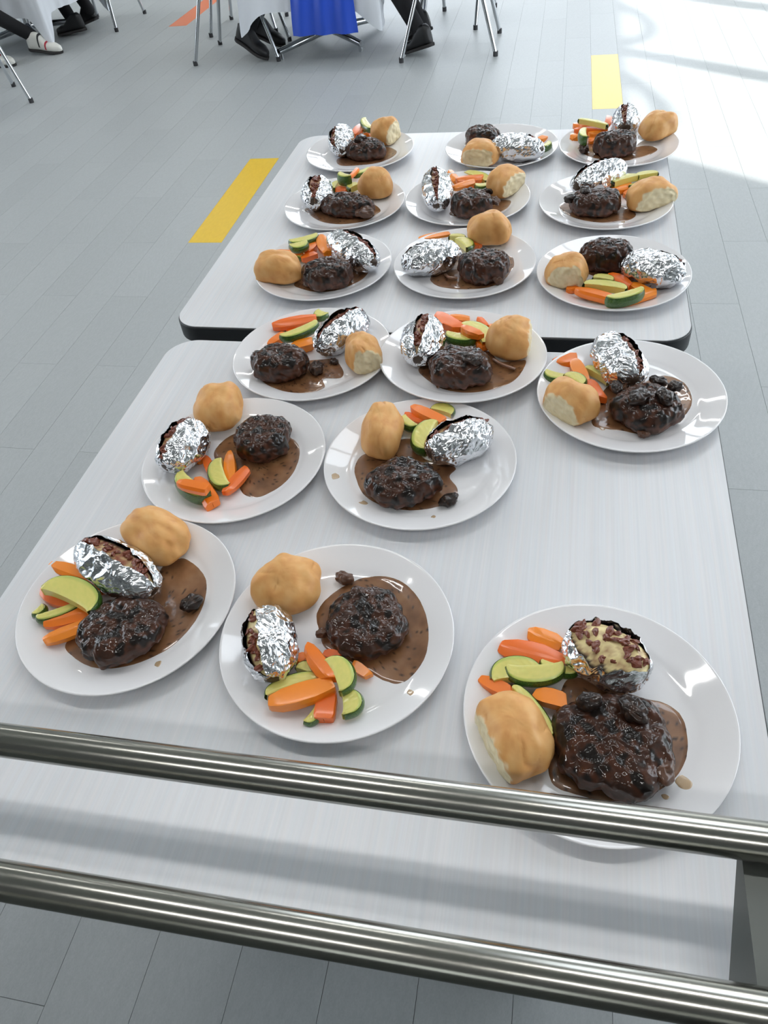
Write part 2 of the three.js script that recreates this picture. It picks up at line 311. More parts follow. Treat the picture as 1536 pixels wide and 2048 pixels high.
function buildPotato(o, L, W, H, az, half, s, creamy) {
  const p0 = -az * R, hf = half * R;                           // positive az leans to the -z side
  const open = (u) => { const t = clamp(1 - ((u - 0.5) / 0.43) ** 2); return hf * t ** 0.7 * (1 + 0.22 * noise(u * 9, s, 2)) + 0.012; };
  const body = (u, phi, k) => {
    const th = u * Math.PI, r = Math.sin(th) ** 0.78 * k, x = -Math.cos(th) * (0.96 + 0.04 * k) * L / 2;
    const yy = r * Math.cos(phi) * H / 2 * (1 + 0.05 * noise(u * 3, phi, s)), zz = r * Math.sin(phi) * W / 2 * (1 + 0.05 * noise(u * 3, 5 + phi, s));
    return V(x, Math.max(yy, -H / 2 * 0.9), zz);
  };
  mesh('foil_wrap', surface(110, 150, (u, v, q) => {
    const op = open(u), phi = p0 + op + v * (2 * Math.PI - 2 * op), lip = Math.min(v, 1 - v);
    const b = body(u, phi, 1 + 0.07 * Math.exp(-((lip / 0.035) ** 2)) * smooth(0, 0.2, op)), n = b.clone().setX(b.x * 0.6).normalize();
    b.addScaledVector(n, crumple(b.x, b.y, b.z, s) * (1 + 0.8 * smooth(0.75, 1, Math.abs(u - 0.5) * 2)));
    if (b.y < -H / 2 * 0.94) b.y = -H / 2 * 0.94; q.p.copy(b);
  }, false, false), M.foil, o);
  mesh('potato', surface(60, 60, (u, v, q) => {
    const phi = v * 2 * Math.PI, d = Math.atan2(Math.sin(phi - p0), Math.cos(phi - p0)), op = open(u), inside = smooth(op * 1.25, op * 0.6, Math.abs(d));
    const b = body(u, phi, 0.8 + 0.11 * smooth(op * 1.7, op * 1.05, Math.abs(d)) - 0.1 * inside), k = fbm(b.x * 90, b.y * 90, b.z * 90 + s);
    b.multiplyScalar(1 + 0.03 * inside * k); b.y = Math.max(b.y, -H / 2 * 0.85); q.p.copy(b);
    const mixv = clamp(creamy + k * 0.9); q.c.copy(brownTop).lerp(cream, mixv); if (Math.abs(d) > op * 1.0) q.c.copy(darkSkin);
  }, true), M.potato, o);
  const bits = [], r = rng(900 + s * 13), n = Math.round((12 + half * 1.1) * (1 - creamy * 0.7));
  for (let i = 0; i < n; i++) {
    const u = 0.16 + 0.68 * r(), phi = p0 + (r() * 2 - 1) * open(u) * 0.8, b = body(u, phi, 0.845), sz = 0.002 + r() * 0.0028;
    const g = new THREE.IcosahedronGeometry(sz, 1), pa = g.attributes.position;
    for (let j = 0; j < pa.count; j++) { const x = pa.getX(j), y = pa.getY(j), z = pa.getZ(j), k = 1 + 0.45 * noise(x * 400 + i, y * 400, z * 400); pa.setXYZ(j, x * k * 1.5, y * k * 0.7, z * k); }
    g.rotateX(r() * 3).rotateY(r() * 6).translate(b.x, b.y, b.z); g.computeVertexNormals(); bits.push(g);
  }
  const bm = mesh('bacon_topping', merge(bits), M.bacon, o); bm.userData.kind = 'stuff'; bm.userData.label = 'crisp red-brown bacon bits';
}
const meat = srgb(84, 48, 31), char = srgb(24, 17, 14), pink = srgb(124, 78, 66), glaze = srgb(56, 32, 21);
function steakGeo(L, W, H, s, nu = 84, nv = 160, big = 1) {
  return surface(nu, nv, (u, v, o) => {
    const th = Math.PI * (u < 0.5 ? 2 * u * u : 1 - 2 * (1 - u) ** 2), ph = v * 2 * Math.PI;
    const wt = Math.sin(th) ** 0.8, out = 1 + wt * 0.10 * noise(Math.cos(ph) * 0.9 + s, Math.sin(ph) * 0.9, s) + wt * 0.06 * noise(Math.cos(ph) * 2.2 - s, Math.sin(ph) * 2.2, s);
    let x = sp(Math.sin(th), 0.5) * Math.cos(ph) * out * L / 2, z = sp(Math.sin(th), 0.5) * Math.sin(ph) * out * W / 2, y = sp(Math.cos(th), 0.75);
    y = y > 0 ? y * 0.62 * H : y * 0.38 * H;
    const k = big, a = fbm(x * 28 / k + s, y * 28 / k, z * 28 / k), b = noise(x * 85 / k, y * 85 / k + s, z * 85 / k), c = noise(x * 190, y * 190, z * 190 + s), e = noise(x * 420, y * 420, z * 420 + s);
    const d = 0.0036 * k * a + 0.0011 * b + 0.0004 * c + 0.0001 * e, n = V(x / (L * L), y / (H * H * 0.5), z / (W * W)).normalize();
    o.p.set(x + n.x * d, Math.max(y + n.y * d * 1.1, -0.36 * H), z + n.z * d);
    const m1 = noise(x * 40 + s * 7, y * 40, z * 40), m2 = noise(x * 70, y * 70 - s, z * 70), onSide = smooth(0.42, 0.6, u);
    o.c.copy(glaze).lerp(meat, clamp(0.5 + m1 * 0.8)).lerp(char, smooth(0.05, 0.5, m1 * 0.6 + m2 * 0.5 + 0.18 - onSide * 0.3));
    if (onSide > 0.3) o.c.lerp(pink, smooth(0.1, 0.7, noise(x * 55, y * 110, z * 55 + s) + 0.1) * 0.55 * onSide);
  }, true);
}
const gDark = srgb(88, 56, 36), gMid = srgb(130, 90, 60), gThin = srgb(156, 116, 82), speck = srgb(46, 28, 20);
function gravyGeo(pts, centre, s) {                            // pts: outline on the plate, in plate coordinates
  const curve = new THREE.CatmullRomCurve3(pts, true, 'centripetal'), N = 120, ring = curve.getSpacedPoints(N).slice(0, N);
  const mid = ring.reduce((a, p) => a.add(p), V(0, 0, 0)).multiplyScalar(1 / N);
  return surface(26, N, (u, v, o) => {
    const q = ring[Math.round(v * N) % N], t = u, x = mid.x + (q.x - mid.x) * t, z = mid.z + (q.z - mid.z) * t, r = Math.hypot(x, z);
    const th = 0.0014 * Math.sqrt(Math.max(0, 1 - t ** 6)) + (t > 0.995 ? -0.0004 : 0);
    o.p.set(x, profileAt(r) + th + 0.00012 * noise(x * 90, z * 90, s), z);
    const n = fbm(x * 30, z * 30, s), k = noise(x * 420, z * 420, s * 2);
    o.c.copy(gMid).lerp(n > 0 ? gThin : gDark, clamp(Math.abs(n) * 0.9)); if (k > 0.72) o.c.copy(speck);
  }, true);
}
function carrotGeo(L, w, t, s) {
  const r = rng(s), n = 9, shear = (r() - 0.3) * w * 0.9, cut = 0.55 + r() * 0.35, bow = (r() - 0.5) * 0.16 * L;
  const q = 0.1 + r() * 0.5, cross = [[-0.5, -0.32], [-0.46, -0.5], [0.46, -0.5], [0.5, -0.36], [0.5, 0.12], [q * 0.9, 0.46], [q * 0.9 - 0.12, 0.5], [-0.44, 0.3 + 0.2 * r()], [-0.5, 0.2]].map(([a, b]) => [a * w, b * t]);
  const st = [[0, 0.02], [0.001, 0.42], [0.03, 0.56], [0.2, 0.88], [0.42, 1], [0.66, 0.98], [0.88, cut + 0.12], [0.985, cut], [0.999, cut - 0.1], [1, 0.02]];
  const g = surface(st.length - 1, n, (u, v, o) => {
    const [t0, k] = st[Math.round(u * (st.length - 1))], [cz, cy] = cross[Math.round(v * n) % n], z = cz * k;
    o.p.set((t0 - 0.5) * L + shear * (z / w) * (t0 < 0.5 ? 1 : -1) * 1.2, cy * (0.55 + 0.45 * k), z + bow * (0.25 - (t0 - 0.5) ** 2));
  }, true, false);
  return toCreasedNormals(g, 0.5);
}
const fl0 = srgb(226, 214, 118), fl1 = srgb(212, 208, 110), fl2 = srgb(162, 184, 76);
function buildZucchini(o, L, B, t, side, s) {
  const N = 26, K = 9, arc = (f, j) => {                          // f along, j 0 at the cut edge .. 1 at the skin
    const a = f * Math.PI, ex = Math.cos(a) * -L / 2, eb = Math.sin(a) ** 0.72 * B, cz = -0.14 * B + 0.3 * B * Math.sin(a) * 0.5;
    const z0 = Math.min(cz, eb), z = z0 + (eb - z0) * j; return [ex * (0.93 + 0.07 * j), z];
  };
  const face = (top) => surface(K, N, (u, v, q) => {
    const f = top ? v : 1 - v, [x, z] = arc(f, u), edge = Math.min(1, Math.min(u, 1 - u) * 6 + 0.4), e2 = Math.min(1, Math.sin(f * Math.PI) * 4 + 0.3);
    q.p.set(x, (top ? 1 : -1) * (t / 2) * (0.8 + 0.2 * Math.min(edge, e2)) + (top ? 0.0004 * noise(x * 300, z * 300, s) : 0), -side * (z - B * 0.4));
    const n = noise(x * 160, z * 160, s) * 0.4; q.c.copy(fl0).lerp(fl1, clamp(0.5 + n)).lerp(fl2, smooth(0.78, 0.98, u));
  });
  const wall = surface(2, N, (u, v, q) => { const [x, z] = arc(v, 0); q.p.set(x, (1 - 2 * u) * t / 2 * 0.88, -side * (z - B * 0.4)); q.c.copy(fl0); });
  const fm = mesh('flesh', mergeGeometries([face(true), face(false), wall]), M.flesh, o); fm.geometry.computeVertexNormals();
  const sk = surface(6, N, (u, v, q) => {
    const [x, z] = arc(v, 1), b = Math.sin(u * Math.PI) * Math.min(t * 0.16, 0.002) + 0.0005; const n = V(x / (L * L), 0, z / (B * B * 4)).normalize();
    q.p.set(x + n.x * b, (1 - 2 * u) * t / 2 * 0.86, -side * (z + n.z * b - B * 0.4));
  }, false, false);
  const uv = new Float32Array(sk.attributes.position.count * 2); for (let i = 0; i < uv.length / 2; i++) { uv[2 * i] = (i % (N + 1)) / N * L / 0.05; uv[2 * i + 1] = Math.floor(i / (N + 1)) / 6 * t / 0.05; }
  sk.setAttribute('uv', new THREE.BufferAttribute(uv, 2));
  const m = mesh('skin', sk, M.skin, o); m.userData.label = 'dark green speckled skin';
}
M.skin.side = M.flesh.side = THREE.DoubleSide;
const mushDark = srgb(34, 24, 20), mushBrown = srgb(92, 62, 46);
function chunkGeo(size, s, brown) {
  return surface(18, 28, (u, v, o) => {
    const th = u * Math.PI, ph = v * 2 * Math.PI; let x = sp(Math.sin(th), 0.7) * Math.cos(ph), z = sp(Math.sin(th), 0.7) * Math.sin(ph) * 0.72, y = sp(Math.cos(th), 0.7) * 0.5;
    const k = 1 + 0.22 * noise(x * 1.2 + s, y * 1.2, z * 1.2) + 0.1 * noise(x * 3, y * 3 + s, z * 3); o.p.set(x * k, y * k, z * k).multiplyScalar(size / 2);
    o.c.copy(mushDark).lerp(mushBrown, clamp(brown + noise(x * 2, y * 2, z * 2 + s) * 0.4));
  }, true);
}

// ------------------------------------------------------------------ the plates. Every entry holds: the view it was read from [x, y, scale], plate centre in metres,
// and the food in that view's pixels. r roll, p potato, s steak, g gravy outline, c carrots, z courgette slices, m mushroom pieces, o onion strips, d gravy drops
const ORD = ['first', 'second', 'third', 'fourth', 'fifth', 'sixth'], COL = { a: 'end farthest from sunlit floor', b: 'middle of the row', c: 'end nearest sunlit floor' };
const PLATES = [
  { v: [880, 1180, 2.341], at: [0.074, -0.392], row: 0, col: 'c',
    r: [255, 525, 440, 865, 0.064, 0.05, -1], p: [615, 215, 950, 395, 0.068, 10, 58, 0.75], s: [535, 690, 1090, 750, 0.092, 0.034],
    g: [520, 900, 540, 560, 600, 410, 690, 410, 950, 500, 1060, 528, 1130, 580, 1160, 690, 1150, 800, 1090, 890, 960, 970, 800, 990, 640, 960],
    c: [[410, 205, 575, 265, 0.024], [280, 265, 595, 345, 0.03], [185, 418, 365, 500, 0.017], [440, 485, 592, 525, 0.02]],
    z: [[470, 345, 640, 390, 0.01, 0.012, -1], [240, 405, 480, 395, 0.026, 0.012, 1], [345, 455, 525, 690, 0.011, 0.012, 1], [312, 385, 580, 370, 0.021, 0.012, -1]],
    m: [[1040, 850, 0.03, 0.01, 0.9], [905, 560, 0.03, 0.03, 0.1], [700, 520, 0.026, 0.03, 0]], o: [[810, 880, 840, 950, 900, 965]], d: [[1150, 900, 0.012], [1060, 960, 0.006]] },
  { v: [420, 1070, 3.072], at: [-0.212, -0.449], row: 0, col: 'b',
    r: [285, 295, 665, 325, 0.066, 0.048, 0], p: [345, 470, 385, 860, 0.058, -34, 19, 0.8], s: [700, 540, 1230, 535, 0.082, 0.03],
    g: [650, 480, 720, 380, 880, 280, 1000, 255, 1150, 280, 1280, 390, 1345, 560, 1340, 720, 1290, 830, 1190, 910, 1080, 900, 960, 830, 850, 770, 700, 690, 670, 600],
    c: [[700, 725, 805, 745, 0.012], [535, 745, 585, 775, 0.016], [880, 790, 980, 870, 0.012], [725, 930, 700, 1140, 0.022], [590, 690, 745, 890, 0.02, 0.012], [362, 1035, 758, 915, 0.026, 0.006]],
    z: [[540, 815, 650, 860, 0.012, 0.012, 1], [590, 1160, 665, 1065, 0.01, 0.01, -1], [345, 985, 668, 880, 0.014, 0.014, 1], [835, 965, 852, 1115, 0.02, 0.013, 1], [740, 765, 835, 965, 0.021, 0.013, 1, 0.008]],
    m: [[825, 265, 0.024, 0, 1], [690, 600, 0.016, 0.004, 1]], d: [[1225, 970, 0.007]] },
  { v: [10, 990, 3.2], at: [-0.48, -0.464], row: 0, col: 'a',
    r: [820, 165, 1132, 358, 0.064, 0.048, 0], p: [515, 345, 930, 590, 0.062, 14, 19, 0.2], s: [470, 950, 1035, 800, 0.08, 0.036],
    g: [380, 960, 440, 880, 560, 750, 640, 690, 960, 560, 1010, 450, 1120, 400, 1220, 450, 1290, 540, 1280, 680, 1210, 820, 1080, 960, 960, 1030, 800, 1090, 600, 1110, 470, 1060],
    c: [[490, 425, 640, 620, 0.018], [295, 450, 640, 575, 0.02], [240, 610, 470, 690, 0.028], [255, 825, 575, 750, 0.02], [250, 940, 540, 830, 0.018]],
    z: [[190, 775, 255, 715, 0.009, 0.012, -1], [210, 800, 495, 700, 0.012, 0.013, -1], [270, 580, 585, 730, 0.03, 0.014, 1, 0.014]],
    m: [[1195, 690, 0.028, 0, 0]], d: [[975, 1080, 0.008]] },
  { v: [270, 750, 3.84], at: [-0.434, -0.728], row: 1, col: 'a',
    r: [690, 130, 610, 415, 0.066, 0.048, 0], p: [485, 395, 255, 690, 0.064, -22, 15, 0.15], s: [775, 510, 1205, 480, 0.072, 0.04],
    g: [600, 600, 640, 530, 750, 450, 900, 420, 1200, 480, 1265, 560, 1250, 680, 1180, 800, 1060, 890, 930, 940, 840, 920, 760, 800, 640, 700],
    c: [[460, 655, 535, 630, 0.016], [540, 630, 595, 775, 0.014], [480, 800, 600, 1000, 0.024], [720, 600, 735, 825, 0.018], [690, 910, 865, 720, 0.018], [330, 830, 560, 880, 0.018, 0.02]],
    z: [[345, 780, 565, 945, 0.022, 0.02, -1], [635, 665, 700, 870, 0.022, 0.014, -1]] },
  { v: [640, 790, 3.84], at: [-0.166, -0.746], row: 1, col: 'c',
    r: [510, 120, 440, 440, 0.056, 0.05, 0], p: [850, 430, 1290, 270, 0.062, 20, 15, 0.2], s: [350, 690, 920, 680, 0.07, 0.036],
    g: [265, 560, 320, 460, 420, 420, 640, 330, 740, 340, 800, 480, 1000, 530, 1050, 560, 1000, 620, 1060, 720, 1040, 800, 900, 860, 700, 885, 480, 850, 340, 770, 280, 650],
    c: [[650, 150, 815, 210, 0.014], [708, 92, 948, 208, 0.02, 0.006]],
    z: [[860, 105, 1025, 150, 0.018, 0.01, 1], [640, 180, 740, 260, 0.013, 0.014, -1], [865, 215, 780, 440, 0.026, 0.016, -1]],
    m: [[990, 805, 0.026, 0, 0]], d: [[120, 640, 0.01], [870, 930, 0.006], [330, 820, 0.009]] },
  { v: [1060, 650, 3.84], at: [0.118, -0.92], row: 2, col: 'c',
    r: [145, 525, 475, 690, 0.064, 0.048, -1], p: [575, 125, 790, 415, 0.068, 28, 15, 0.25], s: [620, 650, 1175, 640, 0.076, 0.038],
    g: [480, 770, 530, 560, 620, 450, 880, 430, 960, 390, 1060, 385, 1180, 440, 1245, 560, 1220, 660, 1100, 760, 900, 840, 700, 810, 600, 800],
    c: [[205, 305, 360, 250, 0.03], [335, 275, 425, 440, 0.022], [440, 440, 525, 570, 0.024]],
    z: [[430, 335, 610, 440, 0.014, 0.012, 1], [115, 370, 265, 410, 0.016, 0.012, -1], [275, 390, 410, 470, 0.018, 0.012, 1, 0.006]],
    m: [[1035, 545, 0.032, 0.032, 0], [1115, 470, 0.022, 0.03, 0], [840, 555, 0.034, 0.034, 0], [665, 480, 0.024, 0.02, 0], [985, 430, 0.024, 0.022, 0], [880, 825, 0.022, 0.002, 1]], d: [[560, 770, 0.006]] },
  { v: [750, 610, 4.389], at: [-0.138, -0.996], row: 2, col: 'b', tilt: [-0.45, 1, 2.3],
    r: [1195, 185, 1190, 440, 0.07, 0.052, 1], p: [455, 175, 375, 490, 0.066, -4, 15, 0.12], s: [490, 600, 1025, 580, 0.074, 0.042],
    g: [375, 590, 480, 500, 600, 400, 760, 380, 900, 380, 1000, 400, 1100, 500, 1320, 500, 1300, 600, 1200, 720, 1050, 770, 850, 800, 600, 770, 450, 680],
    c: [[1020, 175, 1040, 250, 0.014], [900, 110, 975, 195, 0.014], [890, 335, 975, 390, 0.018], [650, 105, 830, 125, 0.016], [530, 95, 745, 225, 0.03, 0.004], [755, 215, 930, 290, 0.02, 0.012]],
    z: [[620, 285, 885, 320, 0.02, 0.016, -1], [780, 175, 990, 350, 0.029, 0.012, 1, 0.004]],
    m: [[850, 510, 0.03, 0.036, 0.1]], o: [[545, 755, 610, 705, 670, 740], [1040, 490, 1120, 540, 1230, 580]] },
  { v: [450, 600, 4.518], at: [-0.388, -0.992], row: 2, col: 'a',
    r: [1105, 545, 1410, 480, 0.072, 0.052, -1], p: [860, 410, 1240, 150, 0.06, 8, 14, 0], s: [240, 590, 765, 565, 0.064, 0.044],
    g: [320, 720, 400, 600, 760, 540, 880, 530, 980, 525, 1075, 650, 1050, 700, 890, 710, 900, 790, 800, 840, 650, 855, 480, 820],
    c: [[560, 290, 670, 262, 0.014], [400, 410, 540, 310, 0.02], [610, 435, 795, 390, 0.024], [428, 240, 828, 165, 0.024, 0.003]],
    z: [[830, 115, 920, 150, 0.018, 0.012, -1], [510, 350, 840, 215, 0.02, 0.014, -1, 0.008]],
    m: [[825, 615, 0.03, 0, 0.3], [985, 555, 0.016, 0, 0.2]] },
  { v: [1070, 450, 4.655], at: [0.097, -1.271], row: 3, col: 'c',
    r: [105, 445, 475, 450, 0.064, 0.05, -1], p: [855, 350, 1360, 460, 0.066, 38, 12, 0.3], s: [415, 310, 905, 290, 0.06, 0.05],
    g: [385, 300, 480, 440, 560, 475, 850, 500, 880, 440, 760, 300, 500, 270],
    c: [[300, 612, 400, 580, 0.016], [890, 560, 1055, 640, 0.022], [690, 470, 890, 580, 0.024], [385, 605, 712, 690, 0.022, 0.003], [785, 740, 1128, 625, 0.018]],
    z: [[540, 510, 730, 535, 0.016, 0.016, 1], [455, 560, 855, 610, 0.02, 0.014, 1, 0.006], [670, 715, 1005, 625, 0.018, 0.02, -1, 0.004]] },
  { v: [780, 420, 5.12], at: [-0.172, -1.299], row: 3, col: 'b',
    r: [815, 215, 1240, 240, 0.062, 0.054, 0], p: [165, 555, 680, 420, 0.064, 34, 12, 0.5], s: [700, 605, 1230, 585, 0.066, 0.046],
    g: [405, 700, 480, 640, 700, 520, 1230, 470, 1275, 560, 1240, 620, 1150, 730, 1000, 790, 800, 810, 600, 800, 470, 770],
    c: [[295, 310, 610, 255, 0.02], [800, 315, 905, 380, 0.022]],
    z: [[610, 285, 770, 295, 0.012, 0.012, 1], [690, 310, 815, 405, 0.022, 0.013, 1, 0.004]],
    m: [[1110, 690, 0.032, 0, 0.8]], o: [[565, 660, 610, 690, 690, 700]] },
  { v: [490, 440, 4.955], at: [-0.444, -1.282], row: 3, col: 'a',
    r: [105, 475, 540, 515, 0.062, 0.05, -2], p: [880, 180, 1260, 420, 0.062, 22, 17, 0.1], s: [570, 565, 1060, 540, 0.062, 0.044],
    g: [480, 640, 560, 560, 900, 420, 1100, 420, 1230, 480, 1180, 570, 1060, 640, 880, 700, 700, 710, 560, 680],
    c: [[800, 350, 915, 335, 0.02], [850, 270, 905, 360, 0.018], [290, 325, 565, 360, 0.02], [560, 390, 705, 340, 0.02], [620, 330, 700, 235, 0.022], [745, 165, 815, 330, 0.026, 0.006]],
    z: [[505, 350, 620, 375, 0.012, 0.01, -1], [445, 235, 725, 165, 0.022, 0.014, -1, 0.006], [450, 280, 622, 235, 0.024, 0.014, -1, 0.014]] },
  { v: [1070, 190, 5.12], at: [0.085, -1.561], row: 4, col: 'c',
    r: [955, 1090, 1400, 990, 0.064, 0.05, -1], p: [425, 920, 885, 740, 0.066, 12, 13, 0.6], s: [355, 1135, 895, 1100, 0.064, 0.04],
    g: [250, 1140, 300, 1090, 380, 1080, 900, 1130, 1040, 1220, 960, 1280, 700, 1305, 450, 1270, 330, 1220],
    c: [[910, 1030, 1045, 980, 0.018], [800, 985, 985, 930, 0.022]],
    z: [[735, 950, 820, 930, 0.012, 0.012, 1], [970, 950, 1235, 855, 0.014, 0.012, -1], [790, 910, 1045, 840, 0.02, 0.013, 1, 0.008], [1030, 845, 1252, 810, 0.017, 0.012, 1, 0.004]],
    m: [[362, 1060, 0.026, 0.02, 0], [520, 985, 0.03, 0.03, 0]], d: [[905, 1270, 0.008]] },
  { v: [800, 230, 4.8], at: [-0.2, -1.577], row: 4, col: 'b',
    r: [895, 735, 1135, 575, 0.064, 0.05, -1], p: [345, 565, 365, 850, 0.062, -6, 13, 0], s: [485, 880, 875, 860, 0.06, 0.046],
    g: [470, 950, 520, 900, 880, 820, 1060, 820, 1000, 920, 850, 970, 650, 980],
    c: [[468, 545, 550, 645, 0.02], [620, 735, 720, 680, 0.014], [540, 630, 795, 605, 0.026, 0.004], [512, 705, 715, 640, 0.02, 0.004]],
    z: [[635, 555, 845, 640, 0.024, 0.01, 1], [720, 690, 845, 685, 0.018, 0.014, -1]],
    m: [[912, 825, 0.026, 0.016, 0.8], [850, 730, 0.026, 0.01, 0]] },
  { v: [560, 220, 5.486], at: [-0.467, -1.556], row: 4, col: 'a',
    r: [880, 815, 1215, 840, 0.062, 0.054, 0], p: [425, 800, 385, 1010, 0.066, 0, 19, 0.1], s: [450, 1060, 1030, 1060, 0.06, 0.038],
    g: [275, 1080, 400, 1060, 940, 1000, 1110, 1100, 1060, 1140, 950, 1210, 700, 1250, 480, 1230, 340, 1160],
    c: [[608, 885, 735, 870, 0.028], [760, 750, 855, 645, 0.011, 0.02]],
    z: [[800, 735, 985, 670, 0.016, 0.018, -1], [585, 880, 645, 800, 0.015, 0.013, 1], [655, 735, 770, 775, 0.016, 0.024, -1, 0.01], [755, 880, 865, 830, 0.02, 0.014, 1]],
    m: [[930, 1120, 0.04, 0.004, 0.8]] },
  { v: [1070, 190, 5.12], at: [0.115, -1.854], row: 5, col: 'c',
    r: [1110, 405, 1390, 290, 0.062, 0.052, 0], p: [940, 170, 930, 330, 0.06, -14, 14, 0.2], s: [605, 530, 1040, 515, 0.06, 0.048],
    g: [440, 540, 600, 480, 1040, 520, 1180, 515, 1255, 550, 1200, 600, 1050, 650, 900, 670, 600, 640, 480, 590],
    c: [[545, 465, 615, 470, 0.018], [360, 425, 445, 445, 0.026], [740, 325, 765, 235, 0.02], [390, 310, 570, 335, 0.026], [550, 405, 690, 375, 0.02], [400, 365, 745, 365, 0.022]],
    z: [[450, 265, 745, 325, 0.014, 0.012, 1, 0.02], [500, 380, 510, 470, 0.016, 0.022, -1, 0.01]],
    m: [[500, 550, 0.03, 0, 0.2]] },
  { v: [800, 230, 4.8], at: [-0.152, -1.857], row: 5, col: 'b',
    r: [605, 400, 935, 400, 0.062, 0.05, -1], p: [895, 290, 1350, 330, 0.064, 30, 6, 0.3], s: [635, 235, 955, 225, 0.06, 0.046],
    g: [620, 300, 700, 220, 900, 220, 960, 300, 860, 330, 700, 330],
    c: [[1335, 250, 1392, 220, 0.02]], z: [[1365, 330, 1432, 280, 0.014, 0.016, -1]], m: [[850, 170, 0.024, 0.034, 0]] },
  { v: [560, 220, 5.486], at: [-0.498, -1.85], row: 5, col: 'a',
    r: [1035, 235, 1290, 275, 0.062, 0.054, 2], p: [690, 230, 650, 430, 0.06, -36, 20, 0.45], s: [730, 470, 1160, 430, 0.06, 0.04],
    g: [620, 540, 740, 480, 1170, 400, 1280, 450, 1240, 510, 1100, 570, 900, 600, 660, 605],
    c: [[815, 285, 890, 170, 0.024, 0.008], [940, 295, 1005, 262, 0.02]], z: [[885, 200, 935, 240, 0.014, 0.012, 1], [920, 110, 1005, 225, 0.018, 0.014, -1, 0.016]],
    m: [[885, 320, 0.034, 0.03, 0]] },
];
const rank = (list, i) => { const L = list.map((q) => Math.hypot(q[2] - q[0], (q[3] - q[1]) * 1.5)), o = [...L.keys()].sort((a, b) => L[b] - L[a]), k = o.indexOf(i); return list.length === 1 ? 'only' : k === 0 ? 'longest' : k === list.length - 1 ? 'shortest' : ORD[k] + ' longest'; };
const bySize = (list, i) => { const o = [...list.keys()].sort((a, b) => list[b][2] - list[a][2]), k = o.indexOf(i); return list.length === 1 ? '' : k === 0 ? 'largest ' : k === list.length - 1 ? 'smallest ' : ORD[k] + ' largest '; };
let uid = 0;
for (const D of PLATES) {
  const before = scene.children.length;
  const [ox, oy, k] = D.v, P = (x, y, h) => at(ox + x / k, oy + y / k, TOP + h), where = `${ORD[D.row]} row from rail, ${COL[D.col]}`, S = ++uid * 1.37;
  const plate = mesh('dinner_plate', plateGeo, M.china); plate.position.set(D.at[0], TOP, D.at[1]); plate.rotation.y = uid;
  tag(plate, `round white china plate of food, ${where}`, 'plate', 'white dinner plates on the two tables');
  { // gravy
    const pts = []; for (let i = 0; i < D.g.length; i += 2) { const q = P(D.g[i], D.g[i + 1], WELL + 0.001); q.sub(plate.position); q.y = 0; const r = Math.hypot(q.x, q.z); if (r > 0.118) q.multiplyScalar(0.118 / r); pts.push(q); }
    const g = mesh('gravy_pool', gravyGeo(pts, null, S), M.gravy); g.position.copy(plate.position);
    tag(g, `brown peppery gravy pool on plate, ${where}`, 'gravy', 'gravy pools on the plates');
    (D.d ?? []).forEach(([x, y, size], i) => {
      const q = P(x, y, 0.012).sub(plate.position), ring = []; for (let j = 0; j < 7; j++) { const a = j / 7 * 2 * Math.PI; ring.push(V(q.x + Math.cos(a) * size * (0.6 + 0.3 * noise(j, S, i)), 0, q.z + Math.sin(a) * size * (0.6 + 0.3 * noise(j, i, S)))); }
      const m = mesh('gravy_drop', gravyGeo(ring, null, S + i), M.gravyThin); m.position.copy(plate.position); m.position.y -= 0.0008; tag(m, `${bySize(D.d, i)}tan gravy splash, ${where}`, 'gravy', 'gravy splashes on the plates');
    });
  }
  { // steak
    const [x1, y1, x2, y2, W, H] = D.s, a = P(x1, y1, WELL + H * 0.4), b = P(x2, y2, WELL + H * 0.4);
    const m = mesh('beef_steak', steakGeo(a.distanceTo(b), W * 1.14, H, S), M.steak); place(m, frame(a, b, TOP + WELL + 0.001 + H * 0.36));
    tag(m, `dark glossy gravy-coated steak on plate, ${where}`, 'steak', 'steaks in gravy');
  }
  { // bread roll
    const [x1, y1, x2, y2, W, H, pale] = D.r, a = P(x1, y1, WELL + H * 0.42), b = P(x2, y2, WELL + H * 0.42), c = a.clone().add(b).multiplyScalar(0.5);
    const low = profileAt(Math.hypot(c.x - D.at[0], c.z - D.at[1])) ;
    const m = mesh('bread_roll', rollGeo(a.distanceTo(b) * 1.06, W * 1.12, H * 1.1, pale, S), M.bread); place(m, frame(a, b, TOP + Math.max(WELL, low) + H * 0.33));
    tag(m, `${pale ? 'golden bread roll with pale torn side' : 'golden knobbly bread roll'}, ${where}`, 'bread roll', 'bread rolls on the plates');
  }
  { // foil potato
    const [x1, y1, x2, y2, W, az, half, creamy] = D.p, H = 0.058, a = P(x1, y1, WELL + H / 2), b = P(x2, y2, WELL + H / 2);
    const o = thing('foil_baked_potato', `split baked potato in crumpled silver foil, ${where}`, 'potato', null, 'foil baked potatoes'); place(o, frame(a, b, TOP + WELL + H * 0.475));
    buildPotato(o, a.distanceTo(b) * 1.12, W * 1.06, H, az, half, S, creamy);
  }
  D.c.forEach(([x1, y1, x2, y2, w, lift = 0], i) => {
    const t = Math.min(0.014, w * 0.62), h = WELL + 0.001 + t / 2 + lift + i * 0.0012, a = P(x1, y1, h), b = P(x2, y2, h);
    const m = mesh('carrot_stick', carrotGeo(a.distanceTo(b), w, t, uid * 50 + i), M.carrot[(uid + i) % 3]); place(m, frame(a, b, TOP + h));
    tag(m, `${rank(D.c, i)} orange carrot stick, ${where}`, 'carrot', 'cooked carrot sticks on the plates');
  });
